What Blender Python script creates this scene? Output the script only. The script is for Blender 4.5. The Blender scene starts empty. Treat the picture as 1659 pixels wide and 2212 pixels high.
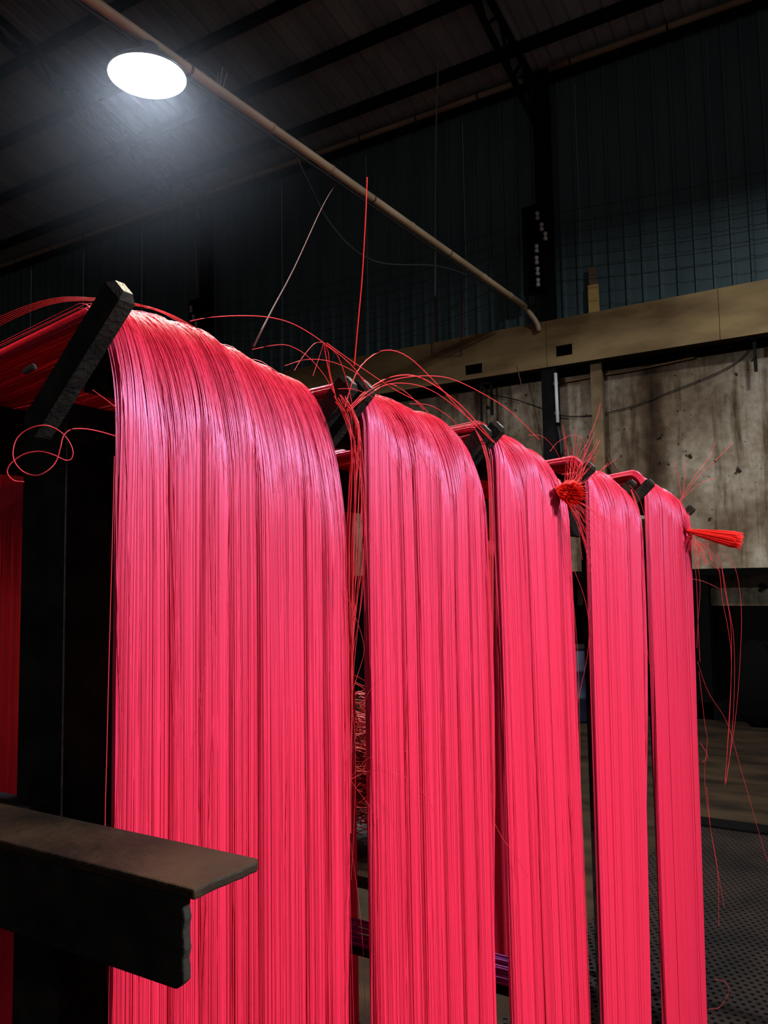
import bpy, math, random
import numpy as np
from mathutils import Vector, Matrix

C = bpy.context.scene.collection
EYE = 1.85                                   # camera height over the floor (metres)

# ------------------------------------------------------------------ camera
F_PX, W_PX, H_PX = 1780.0, 1659.0, 2212.0
YAW, PITCH, ROLL = 0.5599708, 0.0838659, -0.0158717
fw = Vector((-math.sin(YAW)*math.cos(PITCH), math.cos(YAW)*math.cos(PITCH), math.sin(PITCH)))
r0 = Vector((math.cos(YAW), math.sin(YAW), 0)); u0 = r0.cross(fw)
rt = r0*math.cos(ROLL) + u0*math.sin(ROLL)
up = -r0*math.sin(ROLL) + u0*math.cos(ROLL)
cam = bpy.data.cameras.new('camera')
cam.sensor_fit = 'VERTICAL'; cam.sensor_height = 24.0; cam.lens = 24.0*F_PX/H_PX
cam.clip_start = 0.02; cam.clip_end = 200
co = bpy.data.objects.new('camera', cam); C.objects.link(co)
co.matrix_world = Matrix(((rt.x, up.x, -fw.x, 0), (rt.y, up.y, -fw.y, 0), (rt.z, up.z, -fw.z, EYE), (0, 0, 0, 1)))
bpy.context.scene.camera = co

def ray(px, py):
    d = fw*F_PX + rt*(px - W_PX/2) - up*(py - H_PX/2)
    return d
def at(px, py, depth):                       # point at a distance along the view axis
    d = ray(px, py)/F_PX
    return np.array((d.x*depth, d.y*depth, d.z*depth + EYE))
def on(px, py, ax, val):                     # point on the plane axis = val
    d = ray(px, py); v = val - EYE if ax == 2 else val
    t = v/d[ax]
    return np.array((d.x*t, d.y*t, d.z*t + EYE))

# ------------------------------------------------------------------ world, exposure, lamps' strength
w = bpy.data.worlds.new('world'); bpy.context.scene.world = w; w.use_nodes = True
w.node_tree.nodes['Background'].inputs[0].default_value = (0.62, 0.66, 0.72, 1)
w.node_tree.nodes['Background'].inputs[1].default_value = 0.085
vs = bpy.context.scene.view_settings
vs.view_transform = 'Standard'; vs.look = 'None'; vs.gamma = 1; vs.use_curve_mapping = False
vs.exposure = 0.0
LAMP_COL = (0.82, 0.92, 1.0)
# (x, y, z of the diffuser, emission strength); the first one is in view, the next lights the hank fronts, the last three are added unseen fill
LAMPS = [(-4.72, 4.19, EYE + 3.92, 1200.0), (2.8, 1.2, EYE + 1.8, 910.0), (1.5, -4.5, EYE + 4.6, 60.0), (0.6, 8.0, EYE + 5.6, 350.0), (-2.0, 2.2, EYE + 3.6, 320.0)]

rng = np.random.default_rng(7)
random.seed(7)

# ------------------------------------------------------------------ material helpers
def mat(name, col, rough=0.6, metal=0.0, spec=0.5):
    m = bpy.data.materials.new(name); m.use_nodes = True
    b = m.node_tree.nodes['Principled BSDF']
    b.inputs['Base Color'].default_value = (*col, 1)
    b.inputs['Roughness'].default_value = rough; b.inputs['Metallic'].default_value = metal
    b.inputs['Specular IOR Level'].default_value = spec
    return m
def noisy(name, c1, c2, scale=5, rough=(0.5, 0.8), metal=0.0, bump=0.0, stretch=(1, 1, 1), detail=6, lo=0.35, hi=0.65, spec=0.5, coord='Object'):
    m = mat(name, c1, rough[0], metal, spec); nt = m.node_tree; N = nt.nodes; L = nt.links
    b = N['Principled BSDF']
    tc = N.new('ShaderNodeTexCoord'); mp = N.new('ShaderNodeMapping'); mp.inputs['Scale'].default_value = stretch
    no = N.new('ShaderNodeTexNoise'); no.inputs['Scale'].default_value = scale; no.inputs['Detail'].default_value = detail
    cr = N.new('ShaderNodeValToRGB'); cr.color_ramp.elements[0].position = lo; cr.color_ramp.elements[1].position = hi
    cr.color_ramp.elements[0].color = (*c1, 1); cr.color_ramp.elements[1].color = (*c2, 1)
    mr = N.new('ShaderNodeMapRange'); mr.inputs['To Min'].default_value = rough[0]; mr.inputs['To Max'].default_value = rough[1]
    L.new(tc.outputs[coord], mp.inputs[0]); L.new(mp.outputs[0], no.inputs['Vector'])
    L.new(no.outputs['Fac'], cr.inputs[0]); L.new(cr.outputs[0], b.inputs['Base Color'])
    L.new(no.outputs['Fac'], mr.inputs['Value']); L.new(mr.outputs[0], b.inputs['Roughness'])
    if bump:
        bp = N.new('ShaderNodeBump'); bp.inputs['Strength'].default_value = bump; bp.inputs['Distance'].default_value = 0.01
        n2 = N.new('ShaderNodeTexNoise'); n2.inputs['Scale'].default_value = scale*6; n2.inputs['Detail'].default_value = 4
        L.new(mp.outputs[0], n2.inputs['Vector']); L.new(n2.outputs['Fac'], bp.inputs['Height']); L.new(bp.outputs[0], b.inputs['Normal'])
    return m

def yarn_mat(name, col, trans, rough=0.3, tmix=0.3, coat=0.0):
    m = bpy.data.materials.new(name); m.use_nodes = True; nt = m.node_tree; N = nt.nodes; L = nt.links
    b = N['Principled BSDF']; b.inputs['Base Color'].default_value = (*col, 1); b.inputs['Roughness'].default_value = rough
    b.inputs['Specular IOR Level'].default_value = 0.9 if name == 'yarn' else 0.3
    b.inputs['Specular Tint'].default_value = (1.0, 0.55, 1.0, 1) if name == 'yarn' else (1, 1, 1, 1)
    b.inputs['IOR'].default_value = 1.85 if name == 'yarn' else 1.5
    t = N.new('ShaderNodeBsdfTranslucent'); t.inputs['Color'].default_value = (*trans, 1)
    mx = N.new('ShaderNodeMixShader'); mx.inputs[0].default_value = tmix
    L.new(b.outputs[0], mx.inputs[1]); L.new(t.outputs[0], mx.inputs[2]); L.new(mx.outputs[0], N['Material Output'].inputs[0])
    return m

M = {}
M['yarn'] = yarn_mat('yarn', (0.90, 0.022, 0.066), (1.0, 0.15, 0.010), rough=0.38, tmix=0.18)
M['yarn_loose'] = yarn_mat('yarn_loose', (0.85, 0.05, 0.07), (0.8, 0.12, 0.06), tmix=0.35, rough=0.5)
M['yarn_red'] = yarn_mat('yarn_red', (0.95, 0.02, 0.015), (1.0, 0.05, 0.01), rough=0.5, tmix=0.3)
M['yarn_purple'] = yarn_mat('yarn_purple', (0.45, 0.05, 0.35), (0.4, 0.05, 0.3), rough=0.4)
M['iron'] = noisy('rusty_black_iron', (0.004, 0.0035, 0.003), (0.020, 0.015, 0.012), 22, (0.7, 0.9), 0.0, 0.25, spec=0.12)
M['peg_iron'] = noisy('dull_peg_iron', (0.006, 0.0045, 0.004), (0.022, 0.016, 0.012), 30, (0.6, 0.9), 0.0, 0.3, spec=0.15)
M['iron_pale'] = noisy('pale_grey_iron', (0.10, 0.095, 0.09), (0.25, 0.24, 0.22), 60, (0.35, 0.6), 0.5, 0.3)
M['iron_rust'] = noisy('rust_brown_iron', (0.009, 0.0037, 0.0014), (0.034, 0.0145, 0.0055), 9, (0.6, 0.8), 0.0, 0.3, spec=0.2)
M['truss'] = noisy('dark_truss_paint', (0.005, 0.0045, 0.005), (0.014, 0.010, 0.010), 3, (0.7, 0.9), spec=0.1)
M['roof'] = noisy('galvanised_roof_sheet', (0.24, 0.245, 0.26), (0.38, 0.38, 0.38), 0.7, (0.55, 0.75), 0.1, stretch=(3, 1, 1))
M['green'] = noisy('dark_green_sheet', (0.06, 0.095, 0.097), (0.12, 0.165, 0.16), 1.2, (0.4, 0.65), 0.1, stretch=(2.5, 1, 0.25), lo=0.4, hi=0.8)
M['beam'] = noisy('tan_beam_paint', (0.17, 0.088, 0.030), (0.42, 0.265, 0.105), 0.8, (0.6, 0.85), 0.0, 0.1, stretch=(1, 1, 3))
M['pipe'] = noisy('tan_bamboo', (0.50, 0.33, 0.19), (0.70, 0.49, 0.30), 2.0, (0.45, 0.6), 0.0)
M['pipe_dim'] = noisy('brown_bamboo', (0.26, 0.15, 0.09), (0.38, 0.24, 0.15), 2.0, (0.5, 0.7), 0.0)
M['black'] = mat('black_paint', (0.0025, 0.0023, 0.0022), 0.95, spec=0.02)
M['hole'] = mat('dark_void', (0.002, 0.002, 0.002), 1.0, spec=0.0)
M['ceramic'] = mat('white_ceramic', (0.5, 0.43, 0.38), 0.3)
M['white'] = noisy('white_plastic', (0.85, 0.85, 0.8), (0.9, 0.9, 0.86), 8, (0.4, 0.5))
M['yellow'] = noisy('yellow_painted_post', (0.55, 0.33, 0.085), (0.72, 0.46, 0.14), 3, (0.5, 0.7))
M['post_low'] = noisy('dark_tan_post', (0.16, 0.095, 0.045), (0.30, 0.19, 0.10), 4, (0.6, 0.8), spec=0.2)  # darker tan for the lower boards of the yellow posts
M['brown'] = noisy('brown_pipe_paint', (0.13, 0.075, 0.04), (0.2, 0.125, 0.07), 4, (0.5, 0.7))
M['cable'] = mat('black_cable', (0.012, 0.010, 0.010), 0.6)
M['rustcord'] = mat('rust_cord', (0.20, 0.085, 0.05), 0.8)
M['dimcord'] = mat('dark_red_cord', (0.055, 0.016, 0.014), 0.9, spec=0.1)
M['dimgrey'] = mat('dim_grey_cord', (0.05, 0.05, 0.048), 0.9, spec=0.1)
M['tangle'] = yarn_mat('tangle_yarn', (0.30, 0.008, 0.010), (0.4, 0.02, 0.01), rough=0.6, tmix=0.2)
M['greycord'] = mat('grey_cord', (0.28, 0.26, 0.24), 0.8)
M['blue'] = noisy('blue_plastic', (0.003, 0.005, 0.016), (0.005, 0.008, 0.024), 6, (0.4, 0.6))
M['floor'] = noisy('brown_concrete', (0.008, 0.0045, 0.0022), (0.026, 0.015, 0.007), 1.6, (0.8, 0.95), 0.0, 0.2, stretch=(1, 2.2, 1), detail=8, spec=0.08)
M['plate'] = noisy('dark_perforated_plate', (0.005, 0.003, 0.0022), (0.012, 0.007, 0.005), 4, (0.7, 0.9), 0.0, 0.1, spec=0.1)
M['shade'] = mat('grey_lamp_shade', (0.35, 0.36, 0.38), 0.4, 0.6)

def plaster_mat():
    m = bpy.data.materials.new('stained_plaster'); m.use_nodes = True; nt = m.node_tree; N = nt.nodes; L = nt.links
    b = N['Principled BSDF']; b.inputs['Roughness'].default_value = 0.9; b.inputs['Specular IOR Level'].default_value = 0.2
    tc = N.new('ShaderNodeTexCoord')
    def noise(scale, st, det=8, rgh=0.6, loc=(0, 0, 0)):
        mp = N.new('ShaderNodeMapping'); mp.inputs['Scale'].default_value = st; mp.inputs['Location'].default_value = loc
        n = N.new('ShaderNodeTexNoise'); n.inputs['Scale'].default_value = scale; n.inputs['Detail'].default_value = det
        n.inputs['Roughness'].default_value = rgh
        L.new(tc.outputs['Object'], mp.inputs[0]); L.new(mp.outputs[0], n.inputs['Vector']); return n.outputs['Fac']
    def ramp(src, stops):
        c = N.new('ShaderNodeValToRGB'); L.new(src, c.inputs[0])
        while len(c.color_ramp.elements) < len(stops): c.color_ramp.elements.new(0.5)
        for e, (p, col) in zip(c.color_ramp.elements, stops): e.position = p; e.color = (*col, 1)
        return c.outputs[0]
    def mul(a, bb, fac=1.0):
        x = N.new('ShaderNodeMix'); x.data_type = 'RGBA'; x.blend_type = 'MULTIPLY'; x.inputs[0].default_value = fac
        L.new(a, x.inputs[6]); L.new(bb, x.inputs[7]); return x.outputs[2]
    base = ramp(noise(1.6, (1, 1, 1)), [(0.3, (0.25, 0.175, 0.115)), (0.5, (0.40, 0.31, 0.22)), (0.7, (0.52, 0.43, 0.33))])
    fine = ramp(noise(9, (1, 1, 1)), [(0.35, (0.70, 0.66, 0.60)), (0.6, (1, 1, 1))])
    drips = ramp(noise(3.2, (1.6, 1, 0.16)), [(0.34, (0.30, 0.24, 0.18)), (0.5, (1, 1, 1))])
    spots = ramp(noise(5.5, (1, 1, 0.9), 4, 0.5, (3.7, 0, 1.3)), [(0.295, (0.10, 0.08, 0.06)), (0.325, (1, 1, 1))])
    tiny = ramp(noise(17, (1, 1, 1), 3, 0.5, (1, 0, 0)), [(0.29, (0.15, 0.12, 0.1)), (0.32, (1, 1, 1))])
    col = mul(mul(mul(mul(base, fine), drips), spots), tiny)
    # the broad dark seep that runs down the wall near the post, with wandering edges
    sx = N.new('ShaderNodeSeparateXYZ'); L.new(tc.outputs['Object'], sx.inputs[0])
    wob = noise(4.0, (1, 1, 0.35), 6, 0.6)
    a = N.new('ShaderNodeMath'); a.operation = 'MULTIPLY_ADD'; a.inputs[1].default_value = 0.45; L.new(wob, a.inputs[0]); L.new(sx.outputs['X'], a.inputs[2])
    s = N.new('ShaderNodeMath'); s.operation = 'SUBTRACT'; s.inputs[1].default_value = -3.02 + 0.225; L.new(a.outputs[0], s.inputs[0])
    ab = N.new('ShaderNodeMath'); ab.operation = 'ABSOLUTE'; L.new(s.outputs[0], ab.inputs[0])
    seep = ramp(ab.outputs[0], [(0.04, (0.20, 0.15, 0.12)), (0.13, (0.45, 0.38, 0.32)), (0.26, (1, 1, 1))])
    col = mul(col, seep, 0.9)
    damp = ramp(noise(0.75, (1, 1, 0.8), 5, 0.55, (5.1, 0, 2.2)), [(0.36, (0.42, 0.34, 0.27)), (0.56, (1, 1, 1))])
    col = mul(col, damp, 0.85)
    L.new(col, b.inputs['Base Color'])
    bp = N.new('ShaderNodeBump'); bp.inputs['Strength'].default_value = 0.35; bp.inputs['Distance'].default_value = 0.02
    L.new(noise(12, (1, 1, 1)), bp.inputs['Height']); L.new(bp.outputs[0], b.inputs['Normal'])
    return m
M['plaster'] = plaster_mat()

def emit_mat(nm, colr):
    m = bpy.data.materials.new(nm); m.use_nodes = True; nt = m.node_tree
    e = nt.nodes.new('ShaderNodeEmission'); e.inputs[0].default_value = (*colr, 1)
    a = nt.nodes.new('ShaderNodeAttribute'); a.attribute_type = 'OBJECT'; a.attribute_name = 'strength'
    nt.links.new(a.outputs['Fac'], e.inputs[1]); nt.links.new(e.outputs[0], nt.nodes['Material Output'].inputs[0])
    return m
M['glow'] = emit_mat('lamp_glow', LAMP_COL); M['glow_warm'] = emit_mat('added_warm_glow', (1.0, 0.74, 0.46))  # the warm one serves only the added light over the rack

# ------------------------------------------------------------------ mesh helpers
ORG = {}
class MB:
    def __init__(s): s.v = []; s.f = []; s.n = 0
    def add(s, vs_, fs):
        s.v.append(np.asarray(vs_, float).reshape(-1, 3))
        s.f += [tuple(i + s.n for i in f) for f in fs]; s.n += len(s.v[-1]); return s
    def box(s, lo, hi):
        x0, y0, z0 = lo; x1, y1, z1 = hi
        return s.add([(x0,y0,z0),(x1,y0,z0),(x1,y1,z0),(x0,y1,z0),(x0,y0,z1),(x1,y0,z1),(x1,y1,z1),(x0,y1,z1)],
                     [(0,3,2,1),(4,5,6,7),(0,1,5,4),(1,2,6,5),(2,3,7,6),(3,0,4,7)])
    def obox(s, a, b, wdt, hgt, ref=(0, 0, 1), cham=0.0):
        """bar from a to b with section wdt x hgt; the far end may be chamfered"""
        a = np.array(a, float); b = np.array(b, float); d = b - a; ln = np.linalg.norm(d); d /= ln
        sd = np.cross(d, ref); sd /= np.linalg.norm(sd); t = np.cross(sd, d)
        rings = [(0, 1)] + ([(ln - cham, 1), (ln, 0.6)] if cham else [(ln, 1)])
        vs_ = []
        for q, k in rings:
            for i, j in ((-1,-1),(1,-1),(1,1),(-1,1)):
                vs_.append(a + d*q + sd*i*wdt/2*k + t*j*hgt/2*k)
        fs = [(3,2,1,0)]
        for r_ in range(len(rings)-1):
            for i in range(4):
                j = (i+1) % 4; o = 4*r_; fs.append((o+i, o+j, o+4+j, o+4+i))
        o = 4*(len(rings)-1); fs.append((o, o+1, o+2, o+3))
        return s.add(vs_, fs)
    def tube(s, pts, rad, sides=8, caps=True):
        V_, F_ = tube_np([np.asarray(pts, float)], rad, sides)
        b0 = s.n; s.add(V_, [tuple(q) for q in F_])
        if caps:
            n = len(pts); s.f.append(tuple(b0 + i for i in reversed(range(sides)))); s.f.append(tuple(b0 + (n-1)*sides + i for i in range(sides)))
        return s
    def lathe(s, prof, c, seg=24):
        vs_ = []; fs = []
        for r_, z in prof:
            for i in range(seg):
                a = 2*math.pi*i/seg; vs_.append((c[0] + r_*math.cos(a), c[1] + r_*math.sin(a), c[2] + z))
        for k in range(len(prof)-1):
            for i in range(seg):
                j = (i+1) % seg; fs.append((k*seg+i, k*seg+j, (k+1)*seg+j, (k+1)*seg+i))
        return s.add(vs_, fs)
    def build(s, name, m, parent=None, smooth=False):
        return mk(name, np.concatenate(s.v), s.f, m, parent, smooth)

def mk(name, V_, F_, m, parent=None, smooth=False):
    V_ = np.asarray(V_, float); org = ORG.get(parent.name, np.zeros(3)) if parent else np.zeros(3)
    me = bpy.data.meshes.new(name)
    if isinstance(F_, np.ndarray):                      # fast path: all quads
        me.vertices.add(len(V_)); me.vertices.foreach_set('co', (V_ - org).astype(np.float32).ravel())
        me.loops.add(F_.size); me.loops.foreach_set('vertex_index', F_.astype(np.int32).ravel())
        me.polygons.add(len(F_)); me.polygons.foreach_set('loop_start', np.arange(0, F_.size, 4, dtype=np.int32))
        me.polygons.foreach_set('loop_total', np.full(len(F_), 4, dtype=np.int32)); me.update(calc_edges=True)
    else:
        me.from_pydata([tuple(q) for q in (V_ - org)], [], F_)
    if smooth: me.polygons.foreach_set('use_smooth', [True]*len(me.polygons))
    me.materials.append(m)
    o = bpy.data.objects.new(name, me); C.objects.link(o)
    if parent: o.parent = parent; ORG[o.name] = org
    return o
def tube_np(paths, rad, sides):
    """paths: list of (n,3) arrays of one common length -> stacked tubes, quads"""
    P_ = np.stack(paths); S_, n, _ = P_.shape
    T = np.gradient(P_, axis=1); T /= np.linalg.norm(T, axis=2, keepdims=True) + 1e-12
    ref = np.zeros_like(T); ref[..., 1] = 1
    par = np.abs(T[..., 1]) > 0.9; ref[par] = (1, 0, 0.2)
    A = np.cross(T, ref); A /= np.linalg.norm(A, axis=2, keepdims=True) + 1e-12; B = np.cross(T, A)
    rad = np.broadcast_to(np.asarray(rad, float).reshape(-1, 1, 1) if np.ndim(rad) else np.array(rad).reshape(1, 1, 1), (S_, n, 1))
    vs_ = []
    for k in range(sides):
        a = 2*math.pi*k/sides; vs_.append(P_ + (A*math.cos(a) + B*math.sin(a))*rad)
    V_ = np.stack(vs_, axis=2).reshape(-1, 3)
    base = (np.arange(S_)[:, None, None]*n + np.arange(n-1)[None, :, None])*sides
    k = np.arange(sides)[None, None, :]; k2 = (k+1) % sides
    Fq = np.stack([base+k, base+k2, base+sides+k2, base+sides+k], axis=-1).reshape(-1, 4)
    return V_, Fq

def tag(o, label=None, cat=None, group=None, kind=None):
    if label: o['label'] = label
    if cat: o['category'] = cat
    if group: o['group'] = group
    if kind: o['kind'] = kind
    return o
def empty(name, loc, label=None, cat=None, group=None, kind=None):
    o = bpy.data.objects.new(name, None); o.empty_display_size = 0.05; C.objects.link(o); o.location = loc
    ORG[o.name] = np.array(loc, float); return tag(o, label, cat, group, kind)
def spline(pts, n):
    """Catmull-Rom through the points"""
    P_ = np.asarray(pts, float)
    if len(P_) == 2: return P_[0] + (P_[1]-P_[0])*np.linspace(0, 1, n)[:, None]
    Q = np.vstack([2*P_[0]-P_[1], P_, 2*P_[-1]-P_[-2]]); d = np.concatenate([[0], np.cumsum(np.linalg.norm(np.diff(P_, axis=0), axis=1))])
    out = []
    for t in np.linspace(0, d[-1], n):
        i = min(max(np.searchsorted(d, t, 'right')-1, 0), len(P_)-2); u = (t-d[i])/(d[i+1]-d[i]+1e-12)
        a, b, c, e = Q[i:i+4]
        out.append(0.5*((2*b) + (c-a)*u + (2*a-5*b+4*c-e)*u*u + (3*b-a-3*c+e)*u**3))
    return np.array(out)
def smooth_noise(x, freq, seed):
    g = np.random.default_rng(seed).uniform(-1, 1, 400); t = x*freq; i = np.floor(t).astype(int) % 399; f_ = t - np.floor(t); f_ = f_*f_*(3-2*f_)
    return g[i]*(1-f_) + g[i+1]*f_

# ================================================================== THE HALL
WX0, WX1 = -24.0, 5.0
YW = 12.0                                    # face of the runway beam on the end wall
SL = math.tan(math.radians(14)); EAVE = EYE + 8.15
def roof_z(y): return EAVE + (12.35 - y)*SL

fl = MB().box((WX0, -8, -0.2), (WX1, 13, 0)).build('floor', M['floor']); tag(fl, kind='structure')
wb = MB().box((WX0, 12.42, 0), (WX1, 12.7, EYE + 3.9)).build('wall_back', M['plaster']); tag(wb, kind='structure')
tag(MB().box((WX0-0.2, -8, 0), (WX0, 12.7, EYE+13)).build('wall_left', M['plaster']), kind='structure')

# ribbed green cladding above, one sheet per metre
def cladding_sheet():
    b = MB(); pitch = 0.25; z0, z1 = EYE + 3.45, EAVE + 0.15
    prof = []
    for k in range(4):
        x = k*pitch; prof += [(x, 0.0), (x+0.175, 0.0), (x+0.195, -0.035), (x+0.23, -0.035)]
    prof.append((1.0, 0.0))
    vs_ = [(x, y, z) for z in (z0, z1) for x, y in prof]; n = len(prof)
    b.add(vs_, [(i, i+1, n+i+1, n+i) for i in range(n-1)])
    return b.build('cladding_sheet', M['green'], wb)
cs = cladding_sheet(); cs.location = (WX0, 12.32, 0)
for i in range(1, int(WX1-WX0)):
    c = cs.copy(); C.objects.link(c); c.parent = wb; c.location = (WX0+i*1.0, 12.32 - 0.004*(i % 2), 0)

# roof of ribbed sheets on purlins
ceil = MB().add([(WX0, 12.7, roof_z(12.7)+0.06), (WX1, 12.7, roof_z(12.7)+0.06), (WX1, -8, roof_z(-8)+0.06), (WX0, -8, roof_z(-8)+0.06)],
                [(0, 3, 2, 1)]).build('ceiling', M['roof']); tag(ceil, kind='structure')
def roof_sheet():
    prof = []
    for k in range(4):
        x = k*0.25; prof += [(x, 0.0), (x+0.16, 0.0), (x+0.18, 0.03), (x+0.225, 0.03)]
    prof.append((1.0, 0)); n = len(prof)
    vs_ = [(x, y, roof_z(y)+z) for y in (12.6, 5.0, -7.5) for x, z in prof]
    fs = [(r*n+i, r*n+i+1, (r+1)*n+i+1, (r+1)*n+i) for r in range(2) for i in range(n-1)]
    return MB().add(vs_, fs).build('roof_sheet', M['roof'], ceil)
rs = roof_sheet(); rs.location = (WX0, 0, 0)
for i in range(1, int(WX1-WX0)):
    c = rs.copy(); C.objects.link(c); c.parent = ceil; c.location = (WX0+i, 0, 0.003*(i % 2))
for d in (0.12, 0.85, 2.0, 3.1, 4.25, 5.4, 6.55, 7.7):
    y = 12.35 - d*math.cos(math.radians(14)); z = roof_z(y)
    MB().box((WX0, y-0.04, z-0.19), (WX1, y+0.04, z-0.005)).build('purlin', M['truss'], ceil)

# steel eave gutter-plate and the bamboo-like pole under it
tag(MB().box((WX0, 12.05, EYE+8.02), (WX1, 12.18, EYE+8.14)).build('trim_1', M['truss']), kind='structure')
def pole_run(name, a, b, rad, m, label, cat, group=None, step=0.9, mclip=None):
    a = np.array(a, float); b = np.array(b, float)
    o = MB().tube(np.linspace(a, b, 12), rad, 12).build(name, m, smooth=True); tag(o, label, cat, group)
    ln = np.linalg.norm(b-a); d = (b-a)/ln; q = 0.35
    while q < ln:
        p = a + d*q; MB().tube([p-d*0.012, p+d*0.012], rad*1.12, 12).build('joint_ring', mclip or m, o, True); q += step*(0.85 + 0.3*random.random())
    return o
eave_l = on(0, 577, 1, 12.0); eave_r = on(1158, 168, 1, 12.0)
pole_run('eave_pole', (-21, 12.0, EYE+8.06), (-4.75, 12.0, EYE+8.03), 0.05, M['pipe_dim'], 'long brown pole under the eave left of the dark truss end', 'pole', None, 1.35, M['truss'])
pole_run('eave_pole', (-4.30, 12.0, EYE+8.06), (4.6, 12.0, EYE+8.03), 0.05, M['pipe_dim'], 'brown pole under the eave at the top right, right of the dark truss end', 'pole', None, 1.35, M['truss'])

# columns and roof trusses
def truss(x, label, col_label):
    t = empty('roof_truss', (x, 12.0, EYE+7.3), label, 'truss')
    def bc(y): return EYE + 7.34 + (12.0-y)*0.335
    ys = [12.1, 11.2, 10.3, 9.4, 8.5, 7.6, 6.7, 5.8]
    MB().obox((x, 12.1, bc(12.1)), (x, 5.2, bc(5.2)), 0.07, 0.09).build('bottom_chord', M['truss'], t)
    def tc(y): return max(roof_z(y)-0.24, bc(y)+0.12) + 0.35*max(0, (12-y)/7)
    MB().obox((x, 12.1, roof_z(12.1)-0.22), (x, -7, roof_z(-7)-0.22), 0.08, 0.10).build('top_chord', M['truss'], t)
    for k in range(len(ys)-1):
        y0_, y1_ = ys[k], ys[k+1]
        top = roof_z((y0_+y1_)/2)-0.22
        MB().obox((x, y0_, bc(y0_)), (x, (y0_+y1_)/2, top), 0.04, 0.04).build('web_bar', M['truss'], t)
        MB().obox((x, (y0_+y1_)/2, top), (x, y1_, bc(y1_)), 0.04, 0.04).build('web_bar', M['truss'], t)
    x = on(1188, 900, 1, 12.06)[0] if x > -5 else x
    c = empty('steel_column', (x, 12.2, 0), col_label, 'column')
    for dy in (-0.13, 0.0):
        MB().box((x-0.12, 12.06+dy+0.12, 0), (x+0.12, 12.075+dy+0.12, EYE+8.1)).build('flange', M['truss'], c)
    MB().box((x-0.01, 12.06, 0), (x+0.01, 12.19, EYE+8.1)).build('web', M['truss'], c)
    return t
truss(-11.85, 'dark lattice roof truss seen left of and behind the bright lamp', 'dark steel column at the left under the end of the lattice truss')
truss(-4.6, 'dark roof truss at the top right, ending in the gap of the eave pole', 'black steel column behind the white tube and the insulator board')

# tan runway beam along the wall, with two square holes through its face
bz0, bz1 = EYE+3.27, EYE+3.98
holes = []
for (xa, xb, z0_, z1_) in ((-5.905, -5.60, 3.350, 3.510), (-4.345, -4.085, 3.408, 3.575)):
    holes.append((xa, xb, EYE+z0_, EYE+z1_))
beam = empty('runway_beam', (-6, YW, bz0), 'long tan beam across the wall between green sheeting and stained plaster', 'beam')
segs = [-18.0, -13.2, -9.0, on(1180, 740, 1, YW)[0], on(1552, 660, 1, YW)[0], 4.8]
for i in range(len(segs)-1):
    x0, x1 = segs[i]+0.004, segs[i+1]-0.004; b = MB()
    hs = [h for h in holes if h[0] > x0 and h[1] < x1]
    dz = 0.0
    if not hs: b.box((x0, YW, bz0), (x1, YW+0.02, bz1))
    else:
        hs.sort(); lo = min(h[2] for h in hs); hi = max(h[3] for h in hs)
        b.box((x0, YW, bz0), (x1, YW+0.02, lo)); b.box((x0, YW, hi), (x1, YW+0.02, bz1))
        x = x0
        for h in hs:
            b.box((x, YW, lo), (h[0], YW+0.02, hi)); x = h[1]
            if h[2] > lo + 1e-4: b.box((h[0], YW, lo), (h[1], YW+0.02, h[2]))
            if h[3] < hi - 1e-4: b.box((h[0], YW, h[3]), (h[1], YW+0.02, hi))
        b.box((x, YW, lo), (x1, YW+0.02, hi))
    b.box((x0, YW, bz1), (x1, YW+0.34, bz1+0.02))
    b.build('beam_panel', M['beam'], beam)
MB().box((-18, YW+0.05, bz0+0.02), (4.8, YW+0.07, bz1)).build('hole_shade_sheet', M['hole'], beam)  # near-black sheet standing in for the shade inside the holes
MB().box((-18, YW+0.02, bz0), (4.8, YW+0.34, bz0+0.02)).build('bottom_flange', M['iron_rust'], beam)  # beam underside given a dark colour in place of its shade
MB().box((-18, YW+0.30, bz0-0.09), (4.8, YW+0.42, bz0-0.0)).build('underside_shade', M['black'], beam)  # black strip added to deepen the painted shade under the beam

# overhead bamboo-like pole that carries the lamp, with its bent end at the beam
PX = -4.72; PZ = EYE+4.19
pend = on(1148, 653, 0, PX); print('pole end', pend)
op = MB().tube(np.linspace((PX, -3.0, PZ+0.02), (PX, 11.72, PZ+0.02), 20), 0.042, 14).build('overhead_pole', M['pipe'], smooth=True)
tag(op, 'tan overhead pole running diagonally from the bright lamp to the tan beam', 'pole')
MB().tube(spline([(PX, 11.70, PZ+0.02), (PX, 11.80, PZ-0.01), (PX+0.10, 11.93, PZ-0.2), (PX+0.13, 11.96, PZ-0.34)], 10), 0.04, 12).build('bent_end', M['pipe'], op, True)
y = 1.0
while y < 11.6:
    MB().tube([(PX, y-0.012, PZ+0.02), (PX, y+0.012, PZ+0.02)], 0.048, 14).build('joint_ring', M['brown'] if random.random() < .4 else M['pipe'], op, True); y += 0.75+0.5*random.random()
pc = MB().tube(np.linspace((PX-0.02, 0.5, PZ-0.05), (PX-0.02, 11.6, PZ-0.06), 30), 0.014, 6).build('lamp_cable', M['cable'], smooth=True)
tag(pc, 'black cable strapped along the underside of the tan overhead pole', 'cable')
sg = spline([(PX-0.03, 6.05, PZ-0.06), (PX-0.2, 6.9, PZ-0.42), (PX-0.25, 7.8, PZ-0.5), (PX-0.1, 9.0, PZ-0.2), (PX-0.03, 9.8, PZ-0.08)], 40)
tag(MB().tube(sg, 0.010, 6).build('slack_cable', M['dimgrey'], smooth=True), 'thin grey cable sagging below the far half of the overhead pole', 'cable')
wire_tuft = MB()
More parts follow.
